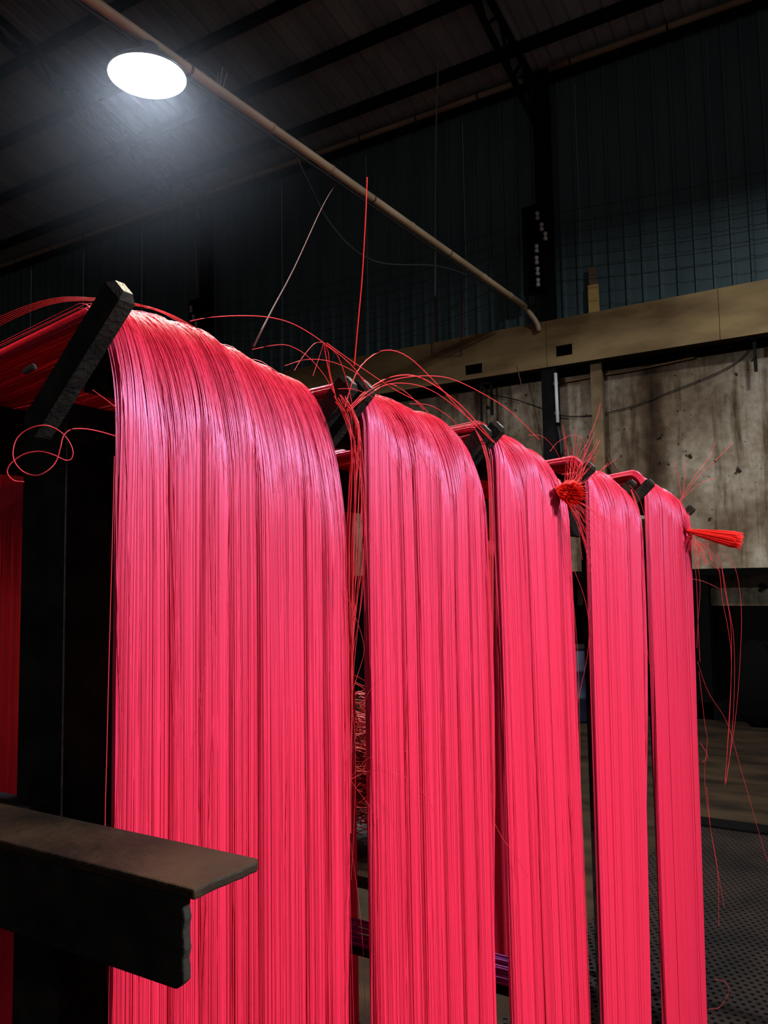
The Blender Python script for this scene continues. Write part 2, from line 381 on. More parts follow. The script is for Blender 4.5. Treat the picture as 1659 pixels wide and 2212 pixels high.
for k in range(3): wire_tuft.tube([(PX, 4.95+0.03*k, PZ+0.03), (PX+0.03*(k-1), 5.0+0.02*k, PZ+0.2+0.05*(k % 2))], 0.006, 5)
wire_tuft.build('wire_tie', M['greycord'], op)

# lamps
def make_lamp(i, x, y, z, s, label):
    t = empty('high_bay_lamp', (x, y, z), label, 'lamp', None)
    R_ = 0.292
    MB().lathe([(R_, -0.01), (R_+0.012, 0.0), (R_, 0.012), (0.24, 0.07), (0.16, 0.13), (0.09, 0.165), (0.0, 0.17)], (x, y, z), 48).build('shade', M['shade'], t, True)
    MB().lathe([(0.085, 0.16), (0.085, 0.235), (0.05, 0.25), (0.0, 0.25)], (x, y, z), 24).build('driver_housing', M['shade'], t, True)
    MB().tube([(x, y, z+0.24), (x, y, z+0.30)], 0.012, 8).build('hook', M['shade'], t)
    if i: MB().tube([(x, y, z+0.29), (x, y, roof_z(y)-0.01)], 0.01, 6).build('hanging_rod', M['shade'], t)
    g = MB().lathe([(R_-0.006, 0.0), (0.0, -0.004)], (x, y, z), 48).build('diffuser', M['glow_warm'] if i == 4 else M['glow'], t)
    g['strength'] = float(s)
    return t
make_lamp(0, *LAMPS[0], 'bright round white lamp hanging under the tan overhead pole')
make_lamp(1, *LAMPS[1], 'round white lamp high over the aisle opposite the middle hanks')
make_lamp(4, *LAMPS[4], 'added unseen warm light high over the back of the rack')  # added out of view to turn the hank tops orange-red
make_lamp(3, *LAMPS[3], 'added unseen white light high up near the stained wall')  # added out of view to brighten the plaster and the beam
make_lamp(2, *LAMPS[2], 'added unseen weak white light high behind the viewer')  # added out of view as weak fill for faces turned to the camera

# insulator boards and the bare wires between them
def insulator_board(x, y, zc, pts, label):
    t = empty('insulator_board', (x, y, zc), label, 'insulator board')
    z0 = min(p[2] for p in pts)-0.35; z1 = max(p[2] for p in pts)+0.22
    MB().box((x-0.16, y+0.06, z0+0.2), (x+0.18, y+0.10, z1)).build('board', M['black'], t)
    MB().box((x-0.14, y, z0-0.02), (x+0.14, y+0.04, z0+0.03)).build('bottom_bracket', M['iron'], t)
    MB().box((x-0.13, y+0.03, z0), (x-0.09, y+0.06, z1-0.1)).build('upright', M['iron'], t)
    for p in pts:
        MB().lathe([(0, 0.07), (0.026, 0.064), (0.037, 0.042), (0.029, 0.018), (0.014, 0.0), (0.029, -0.018), (0.037, -0.042), (0.026, -0.064), (0, -0.07)], (p[0], y, p[2]), 14).build('insulator', M['ceramic'], t, True)
    return t
ipx = [(1161, 466), (1170, 490), (1178, 510), (1159, 537), (1159, 562), (1161, 586), (1162, 610)]
ipts = [on(a, b, 1, 11.75) for a, b in ipx]
insulator_board(-4.6, 11.75, ipts[0][2], ipts, 'dark board with a column of white insulators above the end of the overhead pole')
ip2 = [np.array((-11.9 + 0.07*(k % 3), 11.75, p[2]-0.05)) for k, p in enumerate(ipts)]
insulator_board(-11.85, 11.75, ip2[0][2], ip2, 'dim insulator board at the left, just above the near end of the nearest hank')
for k, (p, q) in enumerate(zip(ipts, ip2)):
    far = np.array((p[0]+9.3, p[1], p[2]+0.02))
    ws = np.linspace(0, 1, 24)[:, None]
    a = q + (p-q)*ws; a[:, 2] -= 0.30*4*(ws*(1-ws))[:, 0]*(0.8+0.1*k)
    b = p + (far-p)*ws; b[:, 2] -= 0.30*4*(ws*(1-ws))[:, 0]*(0.8+0.07*k)
    o = MB().tube(np.vstack([a, b[1:]]), 0.0045, 5).build('bare_wire', M['cable'], smooth=True)
    tag(o, ('topmost', 'second from the top', 'third from the top', 'middle', 'third from the bottom', 'second from the bottom', 'lowest')[k] + ' of the seven dark wires strung along the green wall', 'wire', 'bare wires along the green wall')

# conduits, posts, brackets and cables on the wall
bt_z = on(1600, 1227, 1, 11.4)[2]
def yellow_post(x, label):
    t = empty('yellow_post', (x, 12.36, 0), label, 'post')
    MB().box((x-0.075, 12.20, bz1+0.02), (x+0.075, 12.27, EYE+4.50)).build('post_board', M['yellow'], t)
    MB().box((x-0.06, 12.21, EYE+4.50), (x+0.06, 12.26, EYE+4.78)).build('post_head', M['brown'], t)
    MB().box((x-0.085, 12.20, bt_z), (x+0.085, 12.28, bz0)).build('lower_board', M['post_low'], t)
    return t
yellow_post(on(1283, 640, 1, 12.25)[0], 'yellow post rising behind the tan beam to the right of the insulator board')
yellow_post(on(483, 700, 1, 12.25)[0], 'yellow post top at the left, standing just above the red yarn ridge')
x = on(1301, 850, 1, 12.3)[0]
tag(MB().tube([(x, 12.33, EYE+0.9), (x, 12.33, EYE+3.3)], 0.022, 8).build('wall_pipe', M['brown'], smooth=True), 'thin brown pipe on the plaster right beside the yellow post', 'pipe')
hs = [on(a, b, 1, 12.34) for a, b in ((1297, 800), (1298, 900), (1305, 965), (1325, 1010), (1352, 1035), (1385, 1048))]
tag(MB().tube(spline(hs, 30), 0.013, 6).build('wall_hose', M['rustcord'], smooth=True), 'dark hose curving down the plaster wall to the right of the yellow post', 'hose')
wt = empty('fluorescent_tube', on(1203, 915, 1, 12.03), 'white tube standing upright on the black column below the tan beam', 'tube')
a, b = on(1200, 806, 1, 12.03), on(1205, 913, 1, 12.03)
for q_ in (0.2, 0.8):
    c_ = b + (a-b)*q_; MB().box((c_[0]-0.05, c_[1]+0.01, c_[2]-0.02), (c_[0]+0.03, 12.056, c_[2]+0.02)).build('clip', M['brown'], wt)
MB().tube([b, a], 0.026, 12).build('tube_body', M['white'], wt, True)
MB().tube([b, b-np.array((0, 0, .05))], 0.030, 12).build('end_cap', M['black'], wt, True)
tl = [b-np.array((0, 0, .05)), on(1210, 945, 1, 12.03), on(1214, 985, 1, 12.03)]
MB().tube(spline(tl, 8), 0.03, 8).build('lead', M['cable'], wt, True)
cb = [on(a, b, 1, 12.38) for a, b in ((1062, 853), (1110, 862), (1165, 880), (1215, 898), (1280, 897), (1330, 887), (1380, 873), (1440, 849), (1500, 826), (1560, 800), (1600, 775), (1626, 745))]
tag(MB().tube(spline(cb, 60), 0.0075, 6).build('wall_cable', M['cable'], smooth=True), 'thin black cable drooping across the stained plaster from bracket to bracket', 'cable')
cp = [on(a, b, 1, 12.36) for a, b in ((1213, 826), (1290, 812), (1360, 801), (1430, 787), (1500, 772))]
tag(MB().tube(spline(cp, 20), 0.014, 6).build('wall_conduit', M['beam'], smooth=True), 'thin tan conduit running close under the tan beam on the plaster', 'conduit')
def bracket(px, y_a, y_b, wdt, label, tri=True):
    p0 = on(px, y_a, 1, 12.15); p1 = on(px, y_b, 1, 12.15); t = empty('beam_bracket', p1, label, 'bracket')
    MB().box((p0[0]-0.02, 12.13, p1[2]), (p0[0]+0.02, 12.17, p0[2])).build('hanger', M['iron'], t)
    if tri:
        MB().box((p0[0]-wdt, 12.13, p0[2]-0.02), (p0[0]+0.02, 12.17, p0[2]+0.02)).build('top_bar', M['iron'], t)
        MB().obox((p0[0]-wdt, 12.15, p0[2]), (p0[0], 12.15, p0[2]-0.22), 0.03, 0.03, (0, 1, 0)).build('diagonal_strut', M['iron'], t)
        MB().box((p0[0]-wdt+0.0, 12.13, p1[2]-0.1), (p0[0]-wdt+0.03, 12.16, p0[2])).build('hanger', M['iron'], t)
bracket(1061, 826, 897, 0.20, 'black iron bracket with a diagonal strut hanging below the beam, left of the black column')
bracket(1629, 728, 803, 0.1, 'single black iron hanger below the tan beam near the right edge', False)
st = [on(934, 640, 1, 12.27), *[on(a, b, 1, 11.97) for a, b in ((935, 655), (937, 772), (1000, 766), (1000, 655))], on(1000, 640, 1, 12.27)]
tag(MB().tube(st, 0.008, 6).build('wire_stirrup', M['rustcord']), 'thin rusty wire loop hanging square in front of the tan beam', 'wire')
bc_ = [on(a, b, 1, 12.0) for a, b in ((1117, 792), (1135, 870), (1150, 950), (1160, 1010))]
tag(MB().tube(spline(bc_, 12), 0.008, 6).build('hanging_cord', M['rustcord'], smooth=True), 'thin rusty cord hanging from the tan beam between the iron bracket and the black column', 'cord')
hc = [on(a, b, 1, 11.2) for a, b in ((948, 108), (943, 240), (941, 400), (940, 640))]
tag(MB().tube(spline(hc, 20), 0.012, 6).build('hanging_cord', M['greycord'], smooth=True), 'faint grey cord hanging straight down from the roof in front of the green wall', 'cord')
vc = [on(421, 497, 1, 12.2), on(428, 642, 1, 12.2)]
tag(MB().tube(vc, 0.022, 8).build('wall_conduit', M['pipe_dim'], smooth=True), 'short upright tan conduit on the green wall above the dim insulator board', 'conduit')
rc = [on(724, 400, 0, PX)] ; rc += [at(700, 440, 4.6), at(640, 570, 3.0), at(590, 665, 2.0), at(548, 748, 1.35)]
tag(MB().tube(spline(rc, 24), 0.0022, 6).build('support_cord', M['dimcord'], smooth=True), 'thin reddish cord slanting from the overhead pole down to the nearest hank', 'cord')

# black bench along the foot of the wall
bn = empty('wall_bench', (-4, 11.6, 0), 'long black steel bench along the foot of the stained wall', 'bench')
bt = on(1600, 1227, 1, 11.4)[2]; bb = on(1600, 1241, 1, 11.4)[2]
MB().box((-10, 11.38, bb), (1.5, 12.42, bt)).build('bench_top', M['black'], bn)
for x in (-9.9, -7.8, -5.9, -4.1, on(1516, 1300, 1, 11.5)[0], 0.9):
    MB().box((x-0.1, 11.42, 0), (x+0.1, 11.6, bb)).build('leg', M['black'], bn)
MB().box((-10, 12.0, 0), (1.5, 12.05, bb-0.42)).build('back_panel', M['black'], bn)
MB().box((-10, 11.42, 0.0), (1.5, 12.0, 0.22)).build('plinth', M['black'], bn)
for k, (x, s_, lab) in enumerate(((-1.55, .36, 'slumped black sack under the wall bench just right of the far hank'), (-0.62, .36, 'slumped black sack under the wall bench at the right edge of the picture'))):
    b = MB(); n1, n2 = 10, 16; V_ = []
    for i in range(n1+1):
        for j in range(n2):
            th = math.pi*i/n1; ph = 2*math.pi*j/n2; rr = 1+0.12*math.sin(3*ph+k)*math.sin(2*th+k)+0.06*math.sin(5*ph+2*k+3*th)
            V_.append((x + s_*rr*math.sin(th)*math.cos(ph), 11.10 + 0.22*math.sin(th)*math.sin(ph), 0.52 + 0.50*math.cos(th)*rr - 0.03))
    zmin = min(v[2] for v in V_); V_ = [(a_, b_, c_-zmin) for a_, b_, c_ in V_]
    b.add(V_, [(i*n2+j, i*n2+(j+1) % n2, (i+1)*n2+(j+1) % n2, (i+1)*n2+j) for i in range(n1) for j in range(n2)])
    o = b.build('dark_sack', M['black'], None, True)
    tag(o, lab, 'sack', 'black sacks by the wall bench')

# blue barrel, white bottle, heap of waste yarn seen through the gaps
p = on(1240, 1482, 1, 10.6); x = p[0]
b = empty('blue_barrel', (x, 10.6, 0), 'dark blue plastic barrel on the floor, seen between the third and fourth hanks', 'barrel')
zt = on(1250, 1392, 1, 10.6)[2]
MB().lathe([(0, 0), (0.24, 0), (0.26, 0.03), (0.26, zt*0.3), (0.275, zt*0.32), (0.26, zt*0.34), (0.26, zt*0.65), (0.275, zt*0.67), (0.26, zt*0.69), (0.26, zt-0.05), (0.24, zt-0.03)], (x, 10.6, 0), 24).build('barrel_body', M['blue'], b, True)
MB().lathe([(0.26, zt-0.06), (0.275, zt-0.05), (0.275, zt-0.01), (0, zt)], (x, 10.6, 0), 24).build('barrel_lid', M['iron'], b, True)
p = on(1069, 1500, 2, 0.0); p = on(1069, 1500, 1, 9.0); print('bottle', p)
bt_ = MB().lathe([(0, 0), (0.05, 0.0), (0.055, 0.05), (0.055, 0.12), (0.02, 0.16), (0.02, 0.19), (0, 0.19)], (p[0], 9.0, p[2]), 14)
sb = empty('wooden_stool', (p[0], 9.0, 0), 'low brown stool under the white bottle, between the second and third hanks', 'stool')
MB().box((p[0]-0.25, 8.8, p[2]-0.05), (p[0]+0.25, 9.2, p[2])).build('stool_top', M['brown'], sb)
for i in (-1, 1):
    for j in (-1, 1): MB().box((p[0]+0.2*i-0.02, 9.0+0.15*j-0.02, 0), (p[0]+0.2*i+0.02, 9.0+0.15*j+0.02, p[2]-0.05)).build('leg', M['brown'], sb)
tag(bt_.build('plastic_bottle', M['white'], smooth=True), 'small white bottle far back, seen between the second and third hanks', 'bottle')

# perforated platform at the lower right, with real holes
pe = on(1580, 1785, 2, 0.06); PY1 = pe[1]; print('plate edge', pe)
pl = empty('perforated_platform', (-0.7, 4.5, 0), 'low dark platform of perforated plate at the lower right beside the far hank', 'platform')
pit = 0.036; X0p, X1p, Y0p = -1.5, 0.35, 3.0; nx = int((X1p-X0p)/pit); ny = int((PY1-0.1-Y0p)/pit)
V_ = []; F_ = []
ang = [math.radians(22.5+45*k) for k in range(8)]
sq = [(1, .414), (.414, 1), (-.414, 1), (-1, .414), (-1, -.414), (-.414, -1), (.414, -1), (1, -.414)]
cell_o = np.array([(pit/2*a, pit/2*b, 0) for a, b in sq]); cell_i = np.array([(0.0105*math.cos(a), 0.0105*math.sin(a), 0) for a in ang]); cell_d = cell_i + (0, 0, -0.006)
cc = np.array([(pit/2, pit/2, 0), (-pit/2, pit/2, 0), (-pit/2, -pit/2, 0), (pit/2, -pit/2, 0)])
cell = np.vstack([cell_o, cell_i, cell_d, cc])
cf = [(k, (k+1) % 8, 8+(k+1) % 8, 8+k) for k in range(8)] + [(8+k, 8+(k+1) % 8, 16+(k+1) % 8, 16+k) for k in range(8)]
cf += [(0, 24, 1), (2, 25, 3), (4, 26, 5), (6, 27, 7)]
n = 0
for j in range(ny):
    for i in range(nx):
        V_.append(cell + (X0p+pit*(i+0.5+0.5*(j % 2)), Y0p+pit*(j+.5), 0.06))
        F_ += [tuple(q+n for q in f_) for f_ in cf]; n += 28
mk('plate', np.vstack(V_), F_, M['plate'], pl)
MB().box((X0p, Y0p, 0.0), (X1p+0.02, PY1-0.1, 0.02)).build('pan', M['hole'], pl)
MB().box((X0p-0.05, PY1-0.10, 0.0), (X1p+0.05, PY1+0.1, 0.075)).build('edge_bar', M['black'], pl)
MB().box((X1p+0.02, Y0p, 0.0), (X1p+0.07, PY1-0.1, 0.075)).build('edge_bar', M['black'], pl)

# ================================================================== THE RACK
XF = -0.76; ZT = EYE+0.335; HR, VR = 0.125, 0.25
XB = -1.40
rack = empty('yarn_rack', (-1.0, 0.6, 0), 'black iron rack with slanting pegs that carries the hot pink hanks', 'rack')
ztop = ZT - 0.012
MB().box((XF-HR-0.045, 0.72, ztop-0.06), (XF-HR+0.0, 4.1, ztop)).build('front_rail', M['iron'], rack)
MB().box((XB-0.0, 0.66, ztop-0.115), (XB+0.05, 4.1, ztop)).build('back_rail', M['iron'], rack)
# near end post: an angle section whose corner faces the camera
cor = on(140, 1300, 0, -0.875); yc = cor[1]; lft = on(45, 1300, 1, yc)[0]; print('post', cor, lft)
ep = MB().box((lft, yc, 0), (-0.875, yc+0.012, EYE+0.23)); ep.box((-0.887, yc+0.012, 0), (-0.875, yc+0.15, EYE+0.23))
ep.build('end_post', M['iron'], rack)
MB().box((-1.0, 0.588, EYE-0.33), (-0.90, yc+0.001, EYE-0.262)).build('arm_mount', M['iron'], rack)
# thin pale line along the corner of the post
pts = [(-0.8745+0.0006*math.sin(9*z), yc-0.0005, z) for z in np.linspace(EYE-0.35, EYE+0.19, 30)]
MB().tube(pts, 0.0011, 5).build('pale_corner', M['iron_pale'], rack)
MB().box((lft-0.4, yc+0.02, EYE-0.36), (lft+0.02, yc+0.05, EYE-0.31)).build('side_brace', M['iron'], rack)
for yg, hw in ((1.145, .022), (1.680, .024), (2.300, .024), (2.960, .035), (3.80, .022)):
    MB().box((-0.99, yg-hw, 0), (-0.95, yg+hw, ztop-0.06)).build('post', M['iron'], rack)
for yg in (0.62, 2.285, 3.80):
    MB().box((XB+0.005, yg-0.02, 0), (XB+0.045, yg+0.02, ztop-0.115)).build('post', M['iron'], rack)
# pegs that keep the hanks apart
ptop = on(258, 618, 1, 0.600); pbot = on(70, 925, 1, 0.600); print('peg', ptop, pbot)
def peg(y, xt, dz):
    dx = xt-ptop[0]; a = np.array((pbot[0]+dx, y, pbot[2]+dz)); b_ = np.array((ptop[0]+dx, y, ptop[2]+dz))
    o = MB().obox(a, b_, 0.022, 0.034, (0.3, 0, 1), cham=0.008).build('peg', M['peg_iron'], rack)
    d = (b_-a)/np.linalg.norm(b_-a)
    MB().obox(b_-d*0.001, b_+d*0.0006, 0.013, 0.021, (0.3, 0, 1)).build('lit_tip', M['iron_pale'], o)  # pale cap paints in the lamplight on the peg end
    return o
for y, xt, dz in ((0.606, ptop[0], 0), (1.119, -0.762, .004), (1.146, -0.745, 0), (1.652, -0.762, .004), (1.684, -0.745, .014), (2.297, -0.735, -.008), (2.917, -0.785, 0.006), (2.963, -0.735, .008), (3.730, -0.755, -.03)):
    peg(y, xt, dz)
# little bolt on the left of the near peg
MB().tube([(pbot[0]+0.005, 0.597, EYE+0.262), (pbot[0]-0.012, 0.597, EYE+0.258)], 0.004, 8).build('bolt', M['iron_pale'], rack)
# low cross rail with purple yarn on it
MB().box((-1.6, 2.0, EYE-1.05), (-0.86, 2.05, EYE-1.02)).build('cross_rail', M['iron'], rack)

# the angle iron arm in front
ax = -0.508; ay0, ay1 = 0.508, 0.5945; az = EYE-0.25
arm = empty('angle_iron_arm', (ax, ay0, az), 'rusty angle iron arm sticking out to the right in front of the nearest hank', 'bar')
def ragged_plate(pts, th_vec, name, m):
    n = len(pts); a = np.array(pts, float); b_ = a + np.array(th_vec)
    fs = [tuple(range(n)), tuple(reversed(range(n, 2*n)))] + [(i, n+i, n+(i+1) % n, (i+1) % n) for i in range(n)]
    o = MB().add(np.vstack([a, b_]), fs).build(name, m, arm)
    bv = o.modifiers.new('bevel', 'BEVEL'); bv.width = 0.0022; bv.segments = 2; bv.limit_method = 'ANGLE'
    return o
edge = [(ax + 0.0015*math.sin(5*k)*((k*7) % 3-1) - (0.005 if k == 9 else 0), ay0 + (ay1-ay0)*k/9) for k in range(10)]
top = [(-1.5, ay0, az), *[(x, y, az) for x, y in edge], (-1.5, ay1, az)]
ragged_plate(top, (0, 0, -0.009), 'top_flange', M['iron_rust'])
vz = 0.084
e2 = [(ax-0.012 + 0.0012*math.sin(4*k) - (0.008 if k == 9 else 0), az-0.009 - (vz-0.009)*k/9) for k in range(10)]
ragged_plate([(-1.5, ay0, az-0.009), *[(x, ay0, z) for x, z in e2], (-1.5, ay0, az-vz)], (0, 0.009, 0), 'side_flange', M['iron'])  # blacker iron than the top flange, so this side's shade is painted in

# ================================================================== THE HANKS
def hank(idx, yt, yb, n, locks, label, edge_bulge=0.0, seed=0, sides=4, rad=0.00062, thick=0.012):
    t = empty('yarn_hank', (XF, (yt[0]+yt[1])/2, 0.05), label, 'yarn hank', 'hot pink filament hanks hung side by side on the rack')
    g = np.random.default_rng(100+seed)
    cuts = np.sort(np.concatenate([[0], (np.arange(1, locks) + g.uniform(-0.3, 0.3, locks-1))/locks, [1]]))
    # strand coordinates: front layer, two layers behind, and the near cheek that shows the thickness
    u = np.concatenate([np.linspace(0, 1, n), g.uniform(0, 1, int(n*0.55)), np.linspace(0, 1, int(n*0.7)), g.uniform(0, 0.012, int(n*0.22)), g.uniform(0.985, 1, int(n*0.12))])
    lay = np.concatenate([np.zeros(n), g.uniform(0.0008, 0.003, int(n*0.55)), np.full(int(n*0.7), 0.005), g.uniform(0.0, thick, int(n*0.22)), g.uniform(0, thick*0.6, int(n*0.12))])
    u = np.clip(u + g.normal(0, 0.6/n, len(u)), 0, 1)
    L_ = np.searchsorted(cuts, u, 'right')-1; L_ = np.clip(L_, 0, locks-1)
    # distance to the nearest cut, in metres: strands sink into the crease
    wdt = yt[1]-yt[0]
    dc = np.min(np.abs(u[:, None]-cuts[None, 1:-1]), axis=1)*wdt if locks > 1 else np.full(len(u), 1.0)
    solid = np.zeros(len(u), bool); solid[n+int(n*0.55):n+int(n*0.55)+int(n*0.7)] = True
    u[solid] = np.linspace(0.004, 0.996, solid.sum())
    crease = np.exp(-(dc/0.0055)**2)*g.uniform(0.5, 1.0, len(u))
    sink = 0.0030*smooth_noise(u, 8, 19+seed) + 0.0016*smooth_noise(u, 22, 11+seed) + 0.0009*smooth_noise(u, 75, 12+seed) + 0.0005*smooth_noise(u, 260, 13+seed) - 0.009*crease
    sink -= g.exponential(0.0002, len(u))
    sink -= 0.004*np.exp(-(u*wdt/0.005)**2) + 0.008*np.exp(-((1-u)*wdt/0.008)**2)
    sink[solid] = -0.006
    hr = HR*(1 + 0.10*smooth_noise(u, 9, 14+seed) + 0.03*g.normal(0, 1, len(u))); vr = (VR, .19, .175, .17, .16)[idx]*(1 + 0.26*smooth_noise(u, 10, 15+seed) + 0.04*g.normal(0, 1, len(u)))
    zt = EYE + np.interp(u, np.linspace(0, 1, len(ZPROF[idx])), ZPROF[idx]) + 0.003*smooth_noise(u, 14, 16+seed) + 0.0018*g.normal(0, 1, len(u))
    edge = np.clip(u*wdt/0.12, 0, 1); edge = edge*edge*(3-2*edge)
    hr *= 0.5+0.5*edge; vr *= 0.6+0.4*edge
    sl = g.normal(0, 0.0007, len(u)) + (g.random(len(u)) < 0.05)*g.normal(0, 0.012, len(u))
    sl[solid] = 0
    fan = 0.010*smooth_noise(u, 7, 17+seed)
    # parameters along the strand
    zs = np.array([0.03, 0.35, 0.75, 1.1, 1.4, 1.6, 1.75, 1.86, 1.93])
    phi = np.linspace(0, math.pi/2, 13)
    paths = []
    bul = (u > 0.955)*(g.random(len(u)) < 0.5)*g.uniform(0.1, 1, len(u))*edge_bulge
    for i in range(len(u)):
        xf = XF + sink[i] - lay[i]; zc = zt[i]-vr[i]; z = zs.copy(); z[-1] = min(z[-1], zc-0.02)
        zz = np.concatenate([z, zc + vr[i]*np.sin(phi)])
        s = np.clip((zz-0.0)/(ZT), 0, 1)
        xx = np.concatenate([np.full(len(z), xf), xf - (hr[i]+sink[i]+lay[i]*0.0)*(1-np.cos(phi))])
        y_ = (yb[0]+(yb[1]-yb[0])*u[i])*(1-s) + (yt[0]+(yt[1]-yt[0])*u[i])*s
        y_ = y_ + sl[i]*np.sin(s*math.pi*1.3) + fan[i]*np.clip((zz-1.7)/0.4, 0, 1)**2
        if bul[i] > 0: y_ = y_ + bul[i]*np.sin(np.clip((zz-1.1)/(ZT-1.1), 0, 1)*math.pi)**1.0
        lz = zz - np.concatenate([np.zeros(len(z)), lay[i]*np.sin(phi)])
        bk = np.array([(XB+0.10, 0.0), (XB+0.02, 0.0), (XB-0.03, -0.012), (XB-0.06, -0.05), (XB-0.07, -0.15), (XB-0.07, -0.9), (XB-0.07, -1.9)])
        jx = -lay[i]*0.4; yy = y_[-1]
        sag = 0.004*smooth_noise(np.array([u[i]]), 14, 18+seed)[0]
        back = np.stack([bk[:, 0]+jx, np.full(len(bk), yy), ZT - 0.004 - (0.055*math.exp(-u[i]/0.3) if idx == 0 else 0.012) + (zt[i]-ZT)*0.25 + bk[:, 1] - lay[i] + sag], axis=1)
        paths.append(np.vstack([np.stack([xx, y_, lz], axis=1), back]))
    for k in range(locks):
        ids = np.where(L_ == k)[0]
        if len(ids) == 0: continue
        V_, Fq = tube_np([paths[i] for i in ids], rad*np.where(solid[ids], 1.5, g.uniform(0.85, 1.2, len(ids))), sides)
        mk('strand_bundle', V_, Fq, M['yarn'], t, True)['kind'] = 'stuff'
    return t
YTB = [((0.640, 1.098), (0.648, 1.090)), ((1.172, 1.636), (1.182, 1.628)), ((1.698, 2.165), (1.732, 2.195)), ((2.345, 2.90), (2.300, 2.74)), ((3.010, 3.70), (2.945, 3.575))]
ZPROF = [(.340, .366, .380, .374, .364, .353, .345), (.350, .361, .366, .362, .345), (.360, .370, .368, .350), (.356, .362, .358, .335), (.386, .394, .386, .345)]
labs = ['nearest and widest hot pink yarn hank, behind the rusty iron arm',
        'second hot pink yarn hank from the camera, under the tall upright loose thread',
        'third hot pink yarn hank, with a round spiky red tuft at its upper right edge',
        'fourth and narrowest hot pink yarn hank, between the spiky tuft and the far hank',
        'farthest hot pink yarn hank, with a red brush tuft sticking out to the right']
HK = []
for i, (yt, yb) in enumerate(YTB):
    n = (1000, 720, 480, 400, 380)[i]
    HK.append(hank(i, yt, yb, n, (7, 6, 5, 4, 4)[i], labs[i], (0.02, 0.035, 0.01, 0.06, 0.02)[i], seed=i*10, sides=4, rad=(0.00037, 0.00048, 0.00068, 0.0009, 0.0012)[i], thick=(0.006, 0.014, 0.014, 0.012, 0.014)[i]))

# ------------------------------------------------------------------ loose strands (parts of their hank)
def loose(hk, pix, rad=0.0006, n=28, m='yarn_loose', name='loose_strand'):
    """pix: (px, py, depth) control points"""
    P_ = spline([at(*q) for q in pix], n)
    V_, Fq = tube_np([P_], rad*0.78, 5)
    return mk(name, V_, Fq, M[m], HK[hk], True)
# tall upright thread
loose(1, [(765, 790, 1.40), (774, 690, 1.40), (782, 600, 1.40), (789, 480, 1.40), (793, 383, 1.40)], 0.0013, m='yarn_red')
# loops above the end of the nearest hank
loose(0, [(410, 694, 1.02), (450, 686, 1.03), (520, 682, 1.08), (585, 686, 1.12), (640, 703, 1.18), (700, 741, 1.25), (760, 790, 1.3), (800, 845, 1.36)], 0.0008)
loose(0, [(700, 740, 1.25), (680, 742, 1.25), (655, 770, 1.22), (636, 800, 1.2)], 0.0006)
loose(0, [(545, 755, 1.12), (590, 746, 1.14), (625, 747, 1.18), (665, 770, 1.22), (700, 810, 1.26), (722, 850, 1.3)], 0.0006)
loose(0, [(615, 790, 1.18), (660, 777, 1.2), (710, 780, 1.25), (760, 800, 1.3), (800, 830, 1.36)], 0.0006)
loose(0, [(699, 741, 1.25), (690, 770, 1.25), (676, 812, 1.22)], 0.0005)
loose(0, [(700, 742, 1.25), (704, 770, 1.27), (712, 810, 1.28), (722, 850, 1.3)], 0.0009)
loose(0, [(702, 742, 1.25), (710, 765, 1.28), (712, 800, 1.29), (726, 860, 1.3)], 0.0007)
loose(0, [(704, 745, 1.25), (730, 770, 1.3), (748, 820, 1.32), (760, 870, 1.33), (775, 950, 1.34)], 0.0007)
loose(0, [(706, 741, 1.25), (760, 780, 1.33), (850, 840, 1.45), (905, 870, 1.52), (930, 900, 1.57)], 0.0008)
loose(1, [(745, 880, 1.33), (765, 815, 1.36), (795, 775, 1.4), (835, 756, 1.44), (880, 770, 1.5), (930, 815, 1.6), (990, 880, 1.72), (1065, 955, 1.8)], 0.0011)
loose(1, [(750, 885, 1.34), (790, 845, 1.38), (840, 816, 1.42), (890, 811, 1.5), (935, 830, 1.58), (1000, 880, 1.7), (1070, 958, 1.8)], 0.0014)
loose(1, [(752, 888, 1.34), (800, 842, 1.38), (860, 818, 1.45), (930, 812, 1.55), (985, 822, 1.65), (1060, 860, 1.8), (1110, 895, 1.9), (1165, 950, 2.0)], 0.0010)
loose(1, [(752, 890, 1.34), (800, 850, 1.38), (850, 828, 1.44), (920, 838, 1.55), (985, 880, 1.68), (1060, 950, 1.8)], 0.0009)
loose(1, [(750, 888, 1.34), (790, 855, 1.38), (840, 830, 1.43), (880, 850, 1.46), (915, 885, 1.52)], 0.0008)
loose(1, [(885, 872, 1.5), (930, 876, 1.56), (970, 900, 1.65), (990, 920, 1.7)], 0.0006)
loose(0, [(730, 840, 1.31), (760, 840, 1.33), (790, 850, 1.36), (825, 870, 1.4), (860, 905, 1.36), (905, 975, 1.38), (950, 1060, 1.4)], 0.0005)
# strands bulging between the first and second hank
for k in range(22):
    o_ = g_ = rng.uniform(0, 1); x0 = 722 + 26*rng.random(); d = 1.335 + 0.02*rng.random()
    mx = 752 + 40*g_; ym = 980 + 160*rng.random()
    loose(0, [(x0, 850+20*rng.random(), d), (x0+22+10*g_, 915, d), (mx, ym, d), (mx-6, ym+160, d), (752+10*rng.random(), 1420+120*rng.random(), d), (750+8*rng.random(), 1800, d)], 0.0005+0.0004*rng.random(), n=34)
loose(0, [(742, 1272, 1.31), (765, 1325, 1.33), (782, 1375, 1.35), (786, 1410, 1.36), (775, 1450, 1.36), (752, 1520, 1.34)], 0.0005)
loose(0, [(758, 1500, 1.33), (766, 1580, 1.34), (768, 1680, 1.35), (764, 1800, 1.35), (758, 1900, 1.34)], 0.0005)
loose(0, [(757, 1820, 1.33), (775, 1950, 1.35), (786, 2080, 1.36), (788, 2212, 1.36), (788, 2300, 1.36)], 0.0005)
